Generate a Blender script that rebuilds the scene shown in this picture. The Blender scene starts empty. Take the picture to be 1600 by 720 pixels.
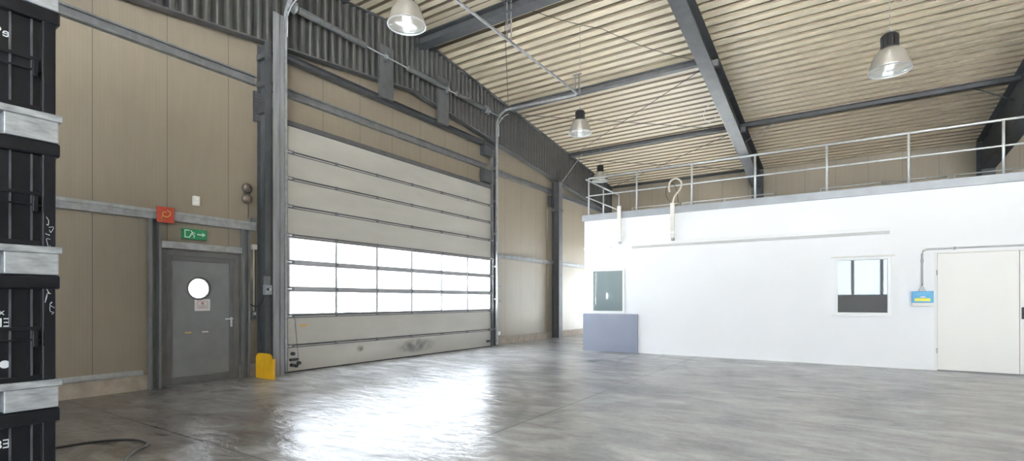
import bpy, bmesh, math, random
from mathutils import Vector, Matrix
random.seed(7)
S = bpy.context.scene
COL = S.collection
PI = math.pi

# ------------------------------------------------------------------ camera, sky, exposure
CAM_H = 1.4
TH = math.radians(33.2)
FPX, HOR = 796.0, 469.0
cam_d = bpy.data.cameras.new('camera'); cam = bpy.data.objects.new('camera', cam_d); COL.objects.link(cam)
cam.location = (0, 0, CAM_H); cam.rotation_euler = (PI/2, 0, TH)
cam_d.sensor_width = 36; cam_d.lens = FPX/1600*36; cam_d.shift_y = (HOR-360)/1600
cam_d.clip_start = 0.05; cam_d.clip_end = 300
S.camera = cam

S.view_settings.view_transform = 'Standard'; S.view_settings.look = 'None'
S.view_settings.gamma = 1; S.view_settings.use_curve_mapping = False
S.view_settings.exposure = 1.25
S.cycles.max_bounces = 12; S.cycles.diffuse_bounces = 7; S.cycles.glossy_bounces = 4
S.cycles.transparent_max_bounces = 12; S.cycles.transmission_bounces = 6
S.cycles.use_denoising = True
S.cycles.sample_clamp_indirect = 12

SKY = 5.0
w = bpy.data.worlds.new('sky'); S.world = w; w.use_nodes = True
bg = w.node_tree.nodes['Background']; bg.inputs[0].default_value = (0.86, 0.93, 1.0, 1); bg.inputs[1].default_value = SKY

def portal(name, loc, rot, sx, sy):
    l = bpy.data.lights.new(name, 'AREA'); l.shape = 'RECTANGLE'; l.size = sx; l.size_y = sy
    l.cycles.is_portal = True
    o = bpy.data.objects.new(name, l); o.location = loc; o.rotation_euler = rot; COL.objects.link(o)
sun_d = bpy.data.lights.new('sun', 'SUN'); sun_d.energy = 100; sun_d.angle = math.radians(1.5); sun_d.color = (1.0, 0.99, 0.98)
sun = bpy.data.objects.new('sun', sun_d); COL.objects.link(sun); sun.location = (0, 40, 60)
sun.rotation_euler = (math.radians(-16), 0, 0)   # high sun behind the far wall: lights the paving outside
# daylight enters through these openings (sampling guides only, they emit nothing)
portal('gate_daylight', (-9.12, 9.235, 1.88), (0, -PI/2, 0), 1.6, 6.8)
portal('rear_daylight', (2.8, -6.25, 2.9), (-PI/2, 0, PI), 17.6, 5.8)
portal('far_daylight', (-6.2, 22.45, 1.45), (-PI/2, 0, 0), 5.3, 2.9)

def at(x, y, X=None, Y=None, Z=None):
    r = (x-800)/FPX; s = (HOR-y)/FPX
    d = Vector((-math.sin(TH)+math.cos(TH)*r, math.cos(TH)+math.sin(TH)*r, s))
    if X is not None: t = X/d.x
    elif Y is not None: t = Y/d.y
    else: t = (Z-CAM_H)/d.z
    return Vector((0, 0, CAM_H)) + d*t

# ------------------------------------------------------------------ materials
def nmat(name, col, rough=0.5, metal=0.0, noise=0.0, nscale=5.0, bump=0.0, bscale=30.0, spec=0.5, streak=None):
    m = bpy.data.materials.new(name); m.use_nodes = True
    nt = m.node_tree; b = nt.nodes['Principled BSDF']
    b.inputs['Base Color'].default_value = (*col, 1); b.inputs['Roughness'].default_value = rough
    b.inputs['Metallic'].default_value = metal; b.inputs['Specular IOR Level'].default_value = spec
    tc = nt.nodes.new('ShaderNodeTexCoord')
    if noise > 0:
        n = nt.nodes.new('ShaderNodeTexNoise'); n.inputs['Scale'].default_value = nscale; n.inputs['Detail'].default_value = 6
        if streak:
            mp = nt.nodes.new('ShaderNodeMapping'); mp.inputs['Scale'].default_value = streak
            nt.links.new(tc.outputs['Object'], mp.inputs[0]); nt.links.new(mp.outputs[0], n.inputs['Vector'])
        else: nt.links.new(tc.outputs['Object'], n.inputs['Vector'])
        r = nt.nodes.new('ShaderNodeValToRGB')
        r.color_ramp.elements[0].position = 0.3; r.color_ramp.elements[1].position = 0.72
        r.color_ramp.elements[0].color = (*[c*(1-noise) for c in col], 1)
        r.color_ramp.elements[1].color = (*[min(1, c*(1+noise)) for c in col], 1)
        nt.links.new(n.outputs[0], r.inputs[0]); nt.links.new(r.outputs[0], b.inputs['Base Color'])
    if bump > 0:
        n2 = nt.nodes.new('ShaderNodeTexNoise'); n2.inputs['Scale'].default_value = bscale
        nt.links.new(tc.outputs['Object'], n2.inputs['Vector'])
        bp = nt.nodes.new('ShaderNodeBump'); bp.inputs['Strength'].default_value = bump; bp.inputs['Distance'].default_value = 0.01
        nt.links.new(n2.outputs[0], bp.inputs['Height']); nt.links.new(bp.outputs[0], b.inputs['Normal'])
    return m

class NB:  # small node helper
    def __init__(s, m): s.nt = m.node_tree; s.N = s.nt.nodes; s.L = s.nt.links
    def math(s, op, a, b=None, clamp=False):
        n = s.N.new('ShaderNodeMath'); n.operation = op; n.use_clamp = clamp
        for i, v in enumerate((a, b)):
            if v is None: continue
            if isinstance(v, (int, float)): n.inputs[i].default_value = v
            else: s.L.new(v, n.inputs[i])
        return n.outputs[0]
    def mix(s, f, a, b, blend='MIX'):
        n = s.N.new('ShaderNodeMix'); n.data_type = 'RGBA'; n.blend_type = blend
        for k, v in ((0, f), (6, a), (7, b)):
            if isinstance(v, (int, float)): n.inputs[k].default_value = v
            elif isinstance(v, tuple): n.inputs[k].default_value = (*v, 1)
            else: s.L.new(v, n.inputs[k])
        return n.outputs[2]
    def noise(s, vec, scale, detail=5, rough=0.5, dist=0.0):
        n = s.N.new('ShaderNodeTexNoise'); n.inputs['Scale'].default_value = scale; n.inputs['Detail'].default_value = detail
        n.inputs['Roughness'].default_value = rough; n.inputs['Distortion'].default_value = dist
        s.L.new(vec, n.inputs['Vector']); return n.outputs[0]
    def ramp(s, f, p0, p1, c0=(0, 0, 0), c1=(1, 1, 1)):
        n = s.N.new('ShaderNodeValToRGB'); e = n.color_ramp.elements
        e[0].position = p0; e[1].position = p1; e[0].color = (*c0, 1); e[1].color = (*c1, 1)
        s.L.new(f, n.inputs[0]); return n.outputs[0]
    def coords(s):
        g = s.N.new('ShaderNodeTexCoord'); x = s.N.new('ShaderNodeSeparateXYZ'); s.L.new(g.outputs['Object'], x.inputs[0])
        return g.outputs['Object'], x.outputs
    def mapping(s, vec, sc, rot=(0, 0, 0)):
        n = s.N.new('ShaderNodeMapping'); n.inputs['Scale'].default_value = sc; n.inputs['Rotation'].default_value = rot
        s.L.new(vec, n.inputs[0]); return n.outputs[0]

def panel_mat(name, axis, col, off=0.0, pitch=0.98):
    """beige sandwich panels: a dark seam each pitch, shallow vertical lining between"""
    m = nmat(name, col, 0.5); b = m.node_tree.nodes['Principled BSDF']; k = NB(m)
    vec, xyz = k.coords(); a = xyz[axis]
    ph = k.math('FRACT', k.math('DIVIDE', k.math('ADD', a, off), pitch))
    d = k.math('ABSOLUTE', k.math('SUBTRACT', ph, 0.5))
    seam = k.math('GREATER_THAN', d, 0.5-0.006)
    rib = k.math('FRACT', k.math('MULTIPLY', ph, 20.0))
    ribh = k.math('GREATER_THAN', rib, 0.5)
    nz = k.noise(k.mapping(vec, (3, 3, 0.5)), 3.0, 6)
    base = k.ramp(nz, 0.25, 0.8, tuple(c*0.94 for c in col), tuple(c*1.04 for c in col))
    spots = k.noise(vec, 26.0, 3, 0.7)
    low = k.math('SUBTRACT', 1.0, k.math('MULTIPLY', xyz[2], 0.55), True)
    dirt = k.math('MULTIPLY', k.math('GREATER_THAN', spots, 0.69), low)
    c1 = k.mix(k.math('MULTIPLY', dirt, 0.5), base, (0.16, 0.12, 0.09))
    c2 = k.mix(k.math('MULTIPLY', ribh, 0.035), c1, (0.1, 0.09, 0.07))
    c3 = k.mix(k.math('MULTIPLY', seam, 0.75), c2, (0.10, 0.085, 0.07))
    k.L.new(c3, b.inputs['Base Color'])
    bp = k.N.new('ShaderNodeBump'); bp.inputs['Strength'].default_value = 0.5; bp.inputs['Distance'].default_value = 0.002
    k.L.new(k.math('SUBTRACT', k.math('MULTIPLY', ribh, 0.25), k.math('MULTIPLY', seam, 3.0)), bp.inputs['Height'])
    k.L.new(bp.outputs[0], b.inputs['Normal'])
    return m

M = {}
BEIGE = (0.262, 0.222, 0.168)
M['panel_left'] = panel_mat('beige_wall_panel', 1, BEIGE, off=-2.87)
M['panel_back'] = panel_mat('beige_far_panel', 0, BEIGE, off=0.3)
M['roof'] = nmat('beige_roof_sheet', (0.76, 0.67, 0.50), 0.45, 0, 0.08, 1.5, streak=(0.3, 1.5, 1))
M['roof_web'] = nmat('roof_groove_shade', (0.26, 0.21, 0.145), 0.7, 0, 0.08, 1.5)  # darker roof tone, painting the shade inside the deck grooves
M['white'] = nmat('white_plaster', (0.90, 0.90, 0.91), 0.7, 0, 0.012, 1.2)
M['white_door'] = nmat('offwhite_door_paint', (0.86, 0.84, 0.80), 0.45, 0, 0.012, 1.0)
M['white_pvc'] = nmat('white_plastic', (0.85, 0.85, 0.85), 0.35, 0, 0.02, 3.0)
M['duct'] = nmat('dusty_white_duct', (0.74, 0.72, 0.67), 0.45, 0, 0.06, 6.0)
M['duct_grey'] = nmat('pale_grey_conduit_duct_shade', (0.50, 0.50, 0.49), 0.5, 0, 0.04, 4.0)  # grey of the conduit, and of the shade band painted under the duct
M['galv_mid'] = nmat('streaked_galvanised_jamb', (0.26, 0.265, 0.28), 0.5, 0.25, 0.25, 9.0, streak=(1, 1, 0.12))
M['steel'] = nmat('dark_grey_painted_steel', (0.066, 0.069, 0.074), 0.5, 0.0, 0.18, 4.0, spec=0.35)
M['steel_lit'] = nmat('lit_grey_steel', (0.10, 0.10, 0.103), 0.6, 0.0, 0.15, 5.0, spec=0.3)  # the dark steel again in a lighter tone, light put into its colour
M['skid'] = nmat('scratched_galvanised_skid', (0.38, 0.40, 0.415), 0.5, 0.35, 0.35, 22.0, bump=0.1, streak=(1, .4, 1.6))
M['edge'] = nmat('grey_edge_profile', (0.30, 0.315, 0.335), 0.5, 0.2, 0.10, 3.0)
M['galv'] = nmat('galvanised_steel', (0.36, 0.365, 0.375), 0.5, 0.35, 0.18, 9.0, bump=0.15, bscale=40)
M['galv_dark'] = nmat('weathered_galvanised_steel', (0.18, 0.183, 0.188), 0.5, 0.25, 0.18, 7.0, streak=(1, 1, 0.35))
M['galv_light'] = nmat('pale_galvanised_rail', (0.62, 0.64, 0.65), 0.35, 0.45, 0.10, 12.0)
M['spring'] = nmat('grey_spring_coil', (0.19, 0.195, 0.20), 0.4, 0.4, 0.18, 20.0)
M['web'] = nmat('dark_corrugated_web', (0.062, 0.062, 0.058), 0.5, 0.0, 0.12, 3.0)
M['alu'] = nmat('satin_aluminium', (0.55, 0.56, 0.57), 0.35, 0.5, 0.08, 8.0)
M['gate_alu'] = nmat('grey_gate_profile', (0.36, 0.36, 0.365), 0.6, 0.0, 0.06, 8.0, spec=0.3)
M['door_grey'] = nmat('grey_door_leaf', (0.195, 0.198, 0.203), 0.45, 0, 0.10, 3.0)
M['frame_grey'] = nmat('dark_grey_door_frame', (0.125, 0.122, 0.122), 0.45, 0.1, 0.10, 5.0)
M['black'] = nmat('black_rubber', (0.012, 0.012, 0.013), 0.5)
M['black_box'] = nmat('black_container_plastic', (0.006, 0.0065, 0.009), 0.42, 0, 0.3, 6.0, spec=0.3)
M['rib'] = nmat('lit_grey_rib_edge', (0.065, 0.068, 0.078), 0.4, 0, 0.3, 14.0)  # paler than the body, painting the light on the rib edges
M['yellow'] = nmat('yellow_guard_paint', (0.72, 0.40, 0.015), 0.4, 0, 0.12, 8.0)
M['red'] = nmat('red_sign', (0.42, 0.055, 0.03), 0.45, 0, 0.1, 10.0)
M['gold'] = nmat('gold_sign_print', (0.62, 0.38, 0.10), 0.4)
M['green'] = nmat('green_exit_sign', (0.02, 0.23, 0.09), 0.4, 0, 0.08, 10.0)
M['sign_white'] = nmat('pale_sign_print', (0.70, 0.78, 0.70), 0.45)
M['paper'] = nmat('paper_notice', (0.62, 0.60, 0.60), 0.6, 0, 0.03, 20)
M['print_red'] = nmat('red_print', (0.45, 0.16, 0.15), 0.6)
M['print_dark'] = nmat('dark_print', (0.10, 0.09, 0.10), 0.6)
M['blue'] = nmat('blue_switch_box', (0.07, 0.33, 0.58), 0.4, 0, 0.06, 10.0)
M['sticker'] = nmat('yellow_sticker', (0.80, 0.75, 0.08), 0.5)
M['cable'] = nmat('dark_cable', (0.025, 0.022, 0.020), 0.5)
M['cream_cable'] = nmat('cream_flexible_conduit', (0.74, 0.66, 0.56), 0.45)
M['rust'] = nmat('brown_alarm_body', (0.13, 0.105, 0.085), 0.4, 0.2, 0.2, 10)
M['board'] = nmat('grey_blue_board', (0.275, 0.30, 0.37), 0.55, 0, 0.04, 2.0)
M['plinth'] = nmat('concrete_plinth', (0.36, 0.30, 0.24), 0.8, 0, 0.18, 6.0, bump=0.3, bscale=60)
M['ground'] = nmat('outside_paving', (0.60, 0.60, 0.59), 0.85, 0, 0.06, 2.0)
M['chalk'] = nmat('white_stencil_paint', (0.62, 0.63, 0.65), 0.6)
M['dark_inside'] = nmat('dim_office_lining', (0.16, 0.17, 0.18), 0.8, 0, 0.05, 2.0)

# sectional gate skin: off-white with rubbed dark smudges low down
m = M['gate'] = nmat('offwhite_gate_skin', (0.60, 0.585, 0.54), 0.45); k = NB(m); b = m.node_tree.nodes['Principled BSDF']
vec, xyz = k.coords()
nz = k.noise(vec, 3.5, 8, 0.65)
cl = k.ramp(k.noise(k.mapping(vec, (1, 0.6, 2)), 1.2, 5), 0.3, 0.75, (0.44, 0.425, 0.385), (0.52, 0.50, 0.455))
dy = k.math('DIVIDE', k.math('SUBTRACT', xyz[1], 3.55), 0.75); dz = k.math('DIVIDE', k.math('SUBTRACT', xyz[2], 0.27), 0.20)
g = k.math('SUBTRACT', 1.0, k.math('ADD', k.math('MULTIPLY', dy, dy), k.math('MULTIPLY', dz, dz)), True)
dy2 = k.math('DIVIDE', k.math('SUBTRACT', xyz[1], 1.75), 0.12); dz2 = k.math('DIVIDE', k.math('SUBTRACT', xyz[2], 0.33), 0.08)
g2 = k.math('SUBTRACT', 1.0, k.math('ADD', k.math('MULTIPLY', dy2, dy2), k.math('MULTIPLY', dz2, dz2)), True)
sm = k.math('MULTIPLY', k.math('ADD', g, g2, True), k.math('MULTIPLY', k.math('SUBTRACT', nz, 0.33), 3.6, True), True)
k.L.new(k.mix(sm, cl, (0.13, 0.125, 0.12)), b.inputs['Base Color'])

# floor: worn polished concrete
m = M['floor'] = nmat('worn_concrete_floor', (0.3, 0.3, 0.3), 0.35, spec=0.16); k = NB(m); b = m.node_tree.nodes['Principled BSDF']
vec, xyz = k.coords()
big = k.noise(vec, 0.28, 6, 0.6, 0.6)
mid = k.noise(k.mapping(vec, (1.0, 2.2, 1), (0, 0, 0.5)), 1.3, 6, 0.58, 0.7)
fine = k.noise(vec, 14.0, 6, 0.7)
c = k.ramp(big, 0.34, 0.66, (0.29, 0.29, 0.295), (0.56, 0.57, 0.59))
c = k.mix(0.6, c, k.ramp(mid, 0.22, 0.74, (0.06, 0.06, 0.062), (0.80, 0.81, 0.84)))
c = k.mix(0.25, c, k.ramp(fine, 0.3, 0.7, (0.26, 0.255, 0.25), (0.58, 0.58, 0.58)))
blot = k.noise(k.mapping(vec, (0.8, 1.3, 1), (0, 0, -0.4)), 0.75, 4, 0.62, 0.5)
c = k.mix(k.math('MULTIPLY', k.math('SUBTRACT', 0.55, blot, ), 2.2, True), c, (0.17, 0.17, 0.175))
# browner, oilier concrete along the left wall
lx = k.math('MULTIPLY', k.math('SUBTRACT', k.math('MULTIPLY', xyz[0], -1.0), k.math('ADD', k.math('MULTIPLY', mid, 3.0), 1.6)), 0.4, True)
ly = k.math('SUBTRACT', 1.0, k.math('MULTIPLY', k.math('SUBTRACT', xyz[1], 3.0), 0.28), True)
c = k.mix(k.math('MULTIPLY', k.math('MULTIPLY', lx, ly), 0.85), c, k.mix(mid, (0.06, 0.047, 0.037), (0.21, 0.178, 0.155)))
# tyre arcs
def arc(cx, cy, r, wdt, a0):
    d = k.math('SQRT', k.math('ADD', k.math('POWER', k.math('SUBTRACT', xyz[0], cx), 2.0), k.math('POWER', k.math('SUBTRACT', xyz[1], cy), 2.0)))
    return k.math('MULTIPLY', k.math('SUBTRACT', 1.0, k.math('DIVIDE', k.math('ABSOLUTE', k.math('SUBTRACT', d, r)), wdt), True), a0)
tyre = None
for (cx, cy, r, wd, a0) in ((-9, 3.0, 4.6, .11, .5), (-9, 3.0, 6.1, .12, .5), (-10, 12, 6.2, .10, .45), (-10, 12, 4.7, .10, .45),
                            (1.5, 12.5, 6.0, .10, .4), (1.5, 12.5, 4.6, .10, .4), (-1, 2.5, 6.4, .10, .35), (-2.5, 15, 7.2, .12, .4), (4, 3, 7.5, .12, .35)):
    t = arc(cx, cy, r, wd, a0); tyre = t if tyre is None else k.math('MAXIMUM', tyre, t)
tyre = k.math('MULTIPLY', tyre, k.math('MULTIPLY', k.math('SUBTRACT', mid, 0.35), 3.0, True))
c = k.mix(tyre, c, (0.11, 0.11, 0.115))
# saw-cut joints
def joint(a, pos): return k.math('LESS_THAN', k.math('ABSOLUTE', k.math('SUBTRACT', a, pos)), 0.009)
j = joint(xyz[0], -3.1)
for e in (joint(xyz[0], 3.0), joint(xyz[1], 8.9), joint(xyz[1], 2.55), joint(xyz[0], -6.9)): j = k.math('MAXIMUM', j, e)
c = k.mix(k.math('MULTIPLY', j, 0.55), c, (0.07, 0.065, 0.06))
k.L.new(c, b.inputs['Base Color'])
ro = k.math('MINIMUM', 0.235, k.math('ADD', 0.08, k.math('MULTIPLY', mid, 0.26)))
k.L.new(k.math('ADD', ro, k.math('MULTIPLY', fine, 0.03)), b.inputs['Roughness'])
rip = k.noise(k.mapping(vec, (1.2, 2.4, 1), (0, 0, -0.35)), 2.2, 4, 0.55, 0.5)
bp = k.N.new('ShaderNodeBump'); bp.inputs['Strength'].default_value = 0.8; bp.inputs['Distance'].default_value = 0.024
k.L.new(k.math('ADD', k.math('ADD', mid, k.math('MULTIPLY', rip, 0.8)), k.math('MULTIPLY', fine, 0.06)), bp.inputs['Height']); k.L.new(bp.outputs[0], b.inputs['Normal'])

def glassy(name, tcol, tw, diff, dcol, gl, gr=0.02):
    m = bpy.data.materials.new(name); m.use_nodes = True; nt = m.node_tree; nt.nodes.clear()
    out = nt.nodes.new('ShaderNodeOutputMaterial'); T = nt.nodes.new('ShaderNodeBsdfTransparent'); T.inputs[0].default_value = (*tcol, 1)
    D = nt.nodes.new('ShaderNodeBsdfTranslucent' if tw else 'ShaderNodeBsdfDiffuse'); D.inputs[0].default_value = (*dcol, 1)
    G = nt.nodes.new('ShaderNodeBsdfGlossy'); G.inputs[0].default_value = (0.9, 0.95, 0.97, 1); G.inputs['Roughness'].default_value = gr
    a = nt.nodes.new('ShaderNodeMixShader'); a.inputs[0].default_value = diff
    c = nt.nodes.new('ShaderNodeMixShader'); c.inputs[0].default_value = gl
    nt.links.new(T.outputs[0], a.inputs[1]); nt.links.new(D.outputs[0], a.inputs[2])
    nt.links.new(a.outputs[0], c.inputs[1]); nt.links.new(G.outputs[0], c.inputs[2]); nt.links.new(c.outputs[0], out.inputs[0])
    return m
M['pane'] = glassy('frosted_gate_pane', (0.97, 0.98, 1.0), True, 0.25, (0.9, 0.95, 1.0), 0.05, 0.1)
M['clear'] = glassy('clear_window_pane', (0.95, 0.98, 1.0), True, 0.03, (0.8, 0.8, 0.8), 0.06)
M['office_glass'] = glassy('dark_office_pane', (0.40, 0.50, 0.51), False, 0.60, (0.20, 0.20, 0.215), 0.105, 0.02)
M['teal_reflection_glass'] = glassy('teal_reflection_pane', (0.45, 0.55, 0.56), False, 0.85, (0.27, 0.33, 0.34), 0.14, 0.03)  # diffuse teal stands in for the wall reflected in the pane
M['reflector'] = glassy('prismatic_lamp_bell', (0.80, 0.79, 0.76), False, 0.75, (0.38, 0.35, 0.31), 0.18, 0.18)
m = M['bulb'] = nmat('lit_lamp_bulb', (1, 1, 1)); b = m.node_tree.nodes['Principled BSDF']
b.inputs['Emission Color'].default_value = (1, 0.97, 0.92, 1); b.inputs['Emission Strength'].default_value = 5.0

# ------------------------------------------------------------------ mesh helpers
class MB:
    def __init__(s): s.v = []; s.f = []; s.sm = []
    def face(s, idx, smooth=False): s.f.append(tuple(idx)); s.sm.append(smooth)
    def box(s, x0, x1, y0, y1, z0, z1):
        x0, x1 = sorted((x0, x1)); y0, y1 = sorted((y0, y1)); z0, z1 = sorted((z0, z1)); n = len(s.v)
        s.v += [(x, y, z) for z in (z0, z1) for y in (y0, y1) for x in (x0, x1)]
        for q in ((0, 2, 3, 1), (4, 5, 7, 6), (0, 1, 5, 4), (2, 6, 7, 3), (0, 4, 6, 2), (1, 3, 7, 5)): s.face([n+i for i in q])
        return s
    def sweep(s, prof, path, closed=True, ups=None, cap=True, smooth=False):
        """prof: (a,b) points; path: 3D points; frames from tangent and up"""
        n0 = len(s.v); P = [Vector(p) for p in path]; np_ = len(prof)
        for i, p in enumerate(P):
            t = (P[min(i+1, len(P)-1)]-P[max(i-1, 0)]).normalized()
            up = Vector(ups) if ups is not None else Vector((0, 0, 1))
            if abs(t.dot(up)) > 0.98: up = Vector((1, 0, 0)) if abs(t.x) < .9 else Vector((0, 1, 0))
            sd = t.cross(up).normalized(); u = sd.cross(t).normalized()
            for a, b_ in prof: s.v.append(tuple(p+sd*a+u*b_))
        m_ = np_ if closed else np_-1
        for i in range(len(P)-1):
            for j in range(m_):
                a = n0+i*np_+j; b_ = n0+i*np_+(j+1) % np_
                s.face((a, b_, b_+np_, a+np_), smooth)
        if cap and closed:
            s.face([n0+j for j in reversed(range(np_))]); s.face([n0+(len(P)-1)*np_+j for j in range(np_)])
        return s
    def tube(s, path, r, n=10, smooth=True):
        return s.sweep([(r*math.cos(2*PI*i/n), r*math.sin(2*PI*i/n)) for i in range(n)], path, smooth=smooth)
    def prism(s, pts, axis, a0, a1):
        """pts in the plane across axis; X:(y,z) Y:(x,z) Z:(x,y)"""
        n = len(s.v); k_ = len(pts)
        for a in (a0, a1):
            for p, q in pts: s.v.append({'X': (a, p, q), 'Y': (p, a, q), 'Z': (p, q, a)}[axis])
        s.face([n+i for i in range(k_)]); s.face([n+k_+i for i in reversed(range(k_))])
        for i in range(k_): j = (i+1) % k_; s.face((n+i, n+k_+i, n+k_+j, n+j))
        return s
    def lathe(s, prof, c, n=32, axis='Z', smooth=True, cap=True):
        n0 = len(s.v)
        for r, h in prof:
            for i in range(n):
                a = 2*PI*i/n; u, v_ = r*math.cos(a), r*math.sin(a)
                s.v.append({'Z': (c[0]+u, c[1]+v_, c[2]+h), 'X': (c[0]+h, c[1]+u, c[2]+v_), 'Y': (c[0]+u, c[1]+h, c[2]+v_)}[axis])
        for q in range(len(prof)-1):
            for i in range(n):
                a = n0+q*n+i; b_ = n0+q*n+(i+1) % n; s.face((a, b_, b_+n, a+n), smooth)
        if not cap: return s
        if prof[0][0] > 1e-5: s.face([n0+i for i in reversed(range(n))])
        if prof[-1][0] > 1e-5: s.face([n0+(len(prof)-1)*n+i for i in range(n)])
        return s
    def ibeam(s, path, h, wd, tf=0.014, tw=0.010, ups=None):
        a, b_ = wd/2, h/2; t = tw/2
        pr = [(-a, -b_), (a, -b_), (a, -b_+tf), (t, -b_+tf), (t, b_-tf), (a, b_-tf), (a, b_), (-a, b_), (-a, b_-tf), (-t, b_-tf), (-t, -b_+tf), (-a, -b_+tf)]
        return s.sweep(pr, path, ups=ups)
    def build(s, name, mat, parent=None, bevel=0.0, loc=None):
        me = bpy.data.meshes.new(name)
        L = Vector(loc) if loc is not None else Vector((0, 0, 0))
        me.from_pydata([tuple(Vector(v)-L) for v in s.v], [], s.f); me.materials.append(mat)
        for p, q in zip(me.polygons, s.sm): p.use_smooth = q
        bm = bmesh.new(); bm.from_mesh(me); bmesh.ops.recalc_face_normals(bm, faces=bm.faces); bm.to_mesh(me); bm.free()
        o = bpy.data.objects.new(name, me); COL.objects.link(o)
        if parent is not None: o.parent = parent
        o.location = L
        if bevel > 0:
            md = o.modifiers.new('bevel', 'BEVEL'); md.width = bevel; md.segments = 2; md.limit_method = 'ANGLE'
        return o

def tag(o, label, cat, group=None):
    o['label'] = label; o['category'] = cat
    if group: o['group'] = group
    return o
def struct(o): o['kind'] = 'structure'; return o
def thing(name, loc, label=None, cat=None, group=None):
    o = bpy.data.objects.new(name, None); o.location = loc; o.empty_display_size = 0.2; COL.objects.link(o)
    if label: tag(o, label, cat, group)
    return o
def sub(v, o): return tuple(Vector(v)-Vector(o))
def copy_tree(o, parent=None):
    c = o.copy(); COL.objects.link(c); c.parent = parent
    for ch in [x for x in bpy.data.objects if x.parent == o]: copy_tree(ch, c)
    return c
def bez(pts, n=12):
    """Catmull-Rom through pts"""
    P = [Vector(p) for p in pts]; P = [P[0]*2-P[1]]+P+[P[-1]*2-P[-2]]; out = []
    for i in range(1, len(P)-2):
        for j in range(n):
            t = j/n; a, b_, c_, d_ = P[i-1], P[i], P[i+1], P[i+2]
            out.append(0.5*((2*b_)+(c_-a)*t+(2*a-5*b_+4*c_-d_)*t*t+(3*b_-a-3*c_+d_)*t**3))
    out.append(P[-2]); return out
def text_obj(body, size, mat, parent, loc, rot, name='lettering', mirror=False, depth=0.0015):
    cu = bpy.data.curves.new(name, 'FONT'); cu.body = body; cu.size = size; cu.extrude = depth; cu.align_x = 'CENTER'; cu.align_y = 'CENTER'
    tmp = bpy.data.objects.new(name+'_t', cu); COL.objects.link(tmp)
    bpy.context.view_layer.update()
    me = bpy.data.meshes.new_from_object(tmp.evaluated_get(bpy.context.evaluated_depsgraph_get()))
    bpy.data.objects.remove(tmp)
    if mirror: me.transform(Matrix.Scale(-1, 4, (1, 0, 0))); me.flip_normals()
    me.materials.clear(); me.materials.append(mat)
    o = bpy.data.objects.new(name, me); COL.objects.link(o); o.parent = parent; o.location = loc; o.rotation_euler = rot
    return o

# ------------------------------------------------------------------ main dimensions
WX = -9.2           # inner face of gable wall
RY, RZ = 9.2, 8.05  # ridge line
SL = 0.115
def roof(y): return RZ-SL*abs(y-RY)
YB, YF = 22.2, -6.0 # far eave wall, near wall
XR = 16.2
OY = 13.15          # office block front face
OX0, OX1 = -6.16, 9.0
GY0, GY1, GZ = 5.87, 12.60, 4.78
DY0, DY1, DZ = 3.76, 4.98, 2.22

# ------------------------------------------------------------------ structure
struct(MB().box(WX-.25, XR+.3, YF-.25, YB+.25, -.12, 0).build('floor', M['floor']))
g = MB().box(-60, 60, -60, 60, -.2, -.125).build('ground', M['ground']); g['kind'] = 'structure'

wl = MB()
x0, x1 = WX-.15, WX
wl.box(x0, x1, YF, DY0, .23, 7.0); wl.box(x0, x1, DY0, DY1, DZ, 7.0); wl.box(x0, x1, DY1, GY0, .23, 7.0)
wl.box(x0, x1, GY0, GY1, GZ-.1, 7.0); wl.box(x0, x1, GY1, YB, .23, 6.5)
wl.prism([(YF, 7.0), (YF, roof(YF)), (RY, RZ), (YB, roof(YB)), (YB, 6.5), (GY1, 6.5), (GY1, 7.0)], 'X', x0, x1)
struct(wl.build('wall_left', M['panel_left']))
bl = MB()
for a, b_ in ((YF, DY0-.025), (DY1+.025, GY0), (GY1, YB)): bl.box(WX-.15, WX+.035, a, b_, 0, .23)
struct(bl.build('baseboard_left', M['plinth']))
wbk = MB(); wbk.box(WX-.15, -8.8, YB, YB+.15, 0, roof(YB)); wbk.box(-8.8, -3.6, YB, YB+.15, 2.85, roof(YB)); wbk.box(-3.6, XR+.15, YB, YB+.15, 0, roof(YB))
wbk.box(-9.3, -3.2, YB+.15, YB+2.2, 3.5, 3.62)  # canopy slab outside the far window, added to block the sun
struct(wbk.build('wall_back', M['panel_back']))
wn = struct(thing('window_8', (-6.2, YB+.05, 0)))
f = MB()
for i in range(6): f.box(-2.6+i*1.04-.03, -2.6+i*1.04+.03, -.03, .03, 0.1, 2.85)
for zz in (.1, 1.0, 1.9, 2.79): f.box(-2.6, 2.6, -.03, .03, zz, zz+.06)
f.build('window_frame', M['alu'], wn); MB().box(-2.6, 2.6, -.004, .004, .1, 2.85).build('pane', M['clear'], wn)

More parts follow.
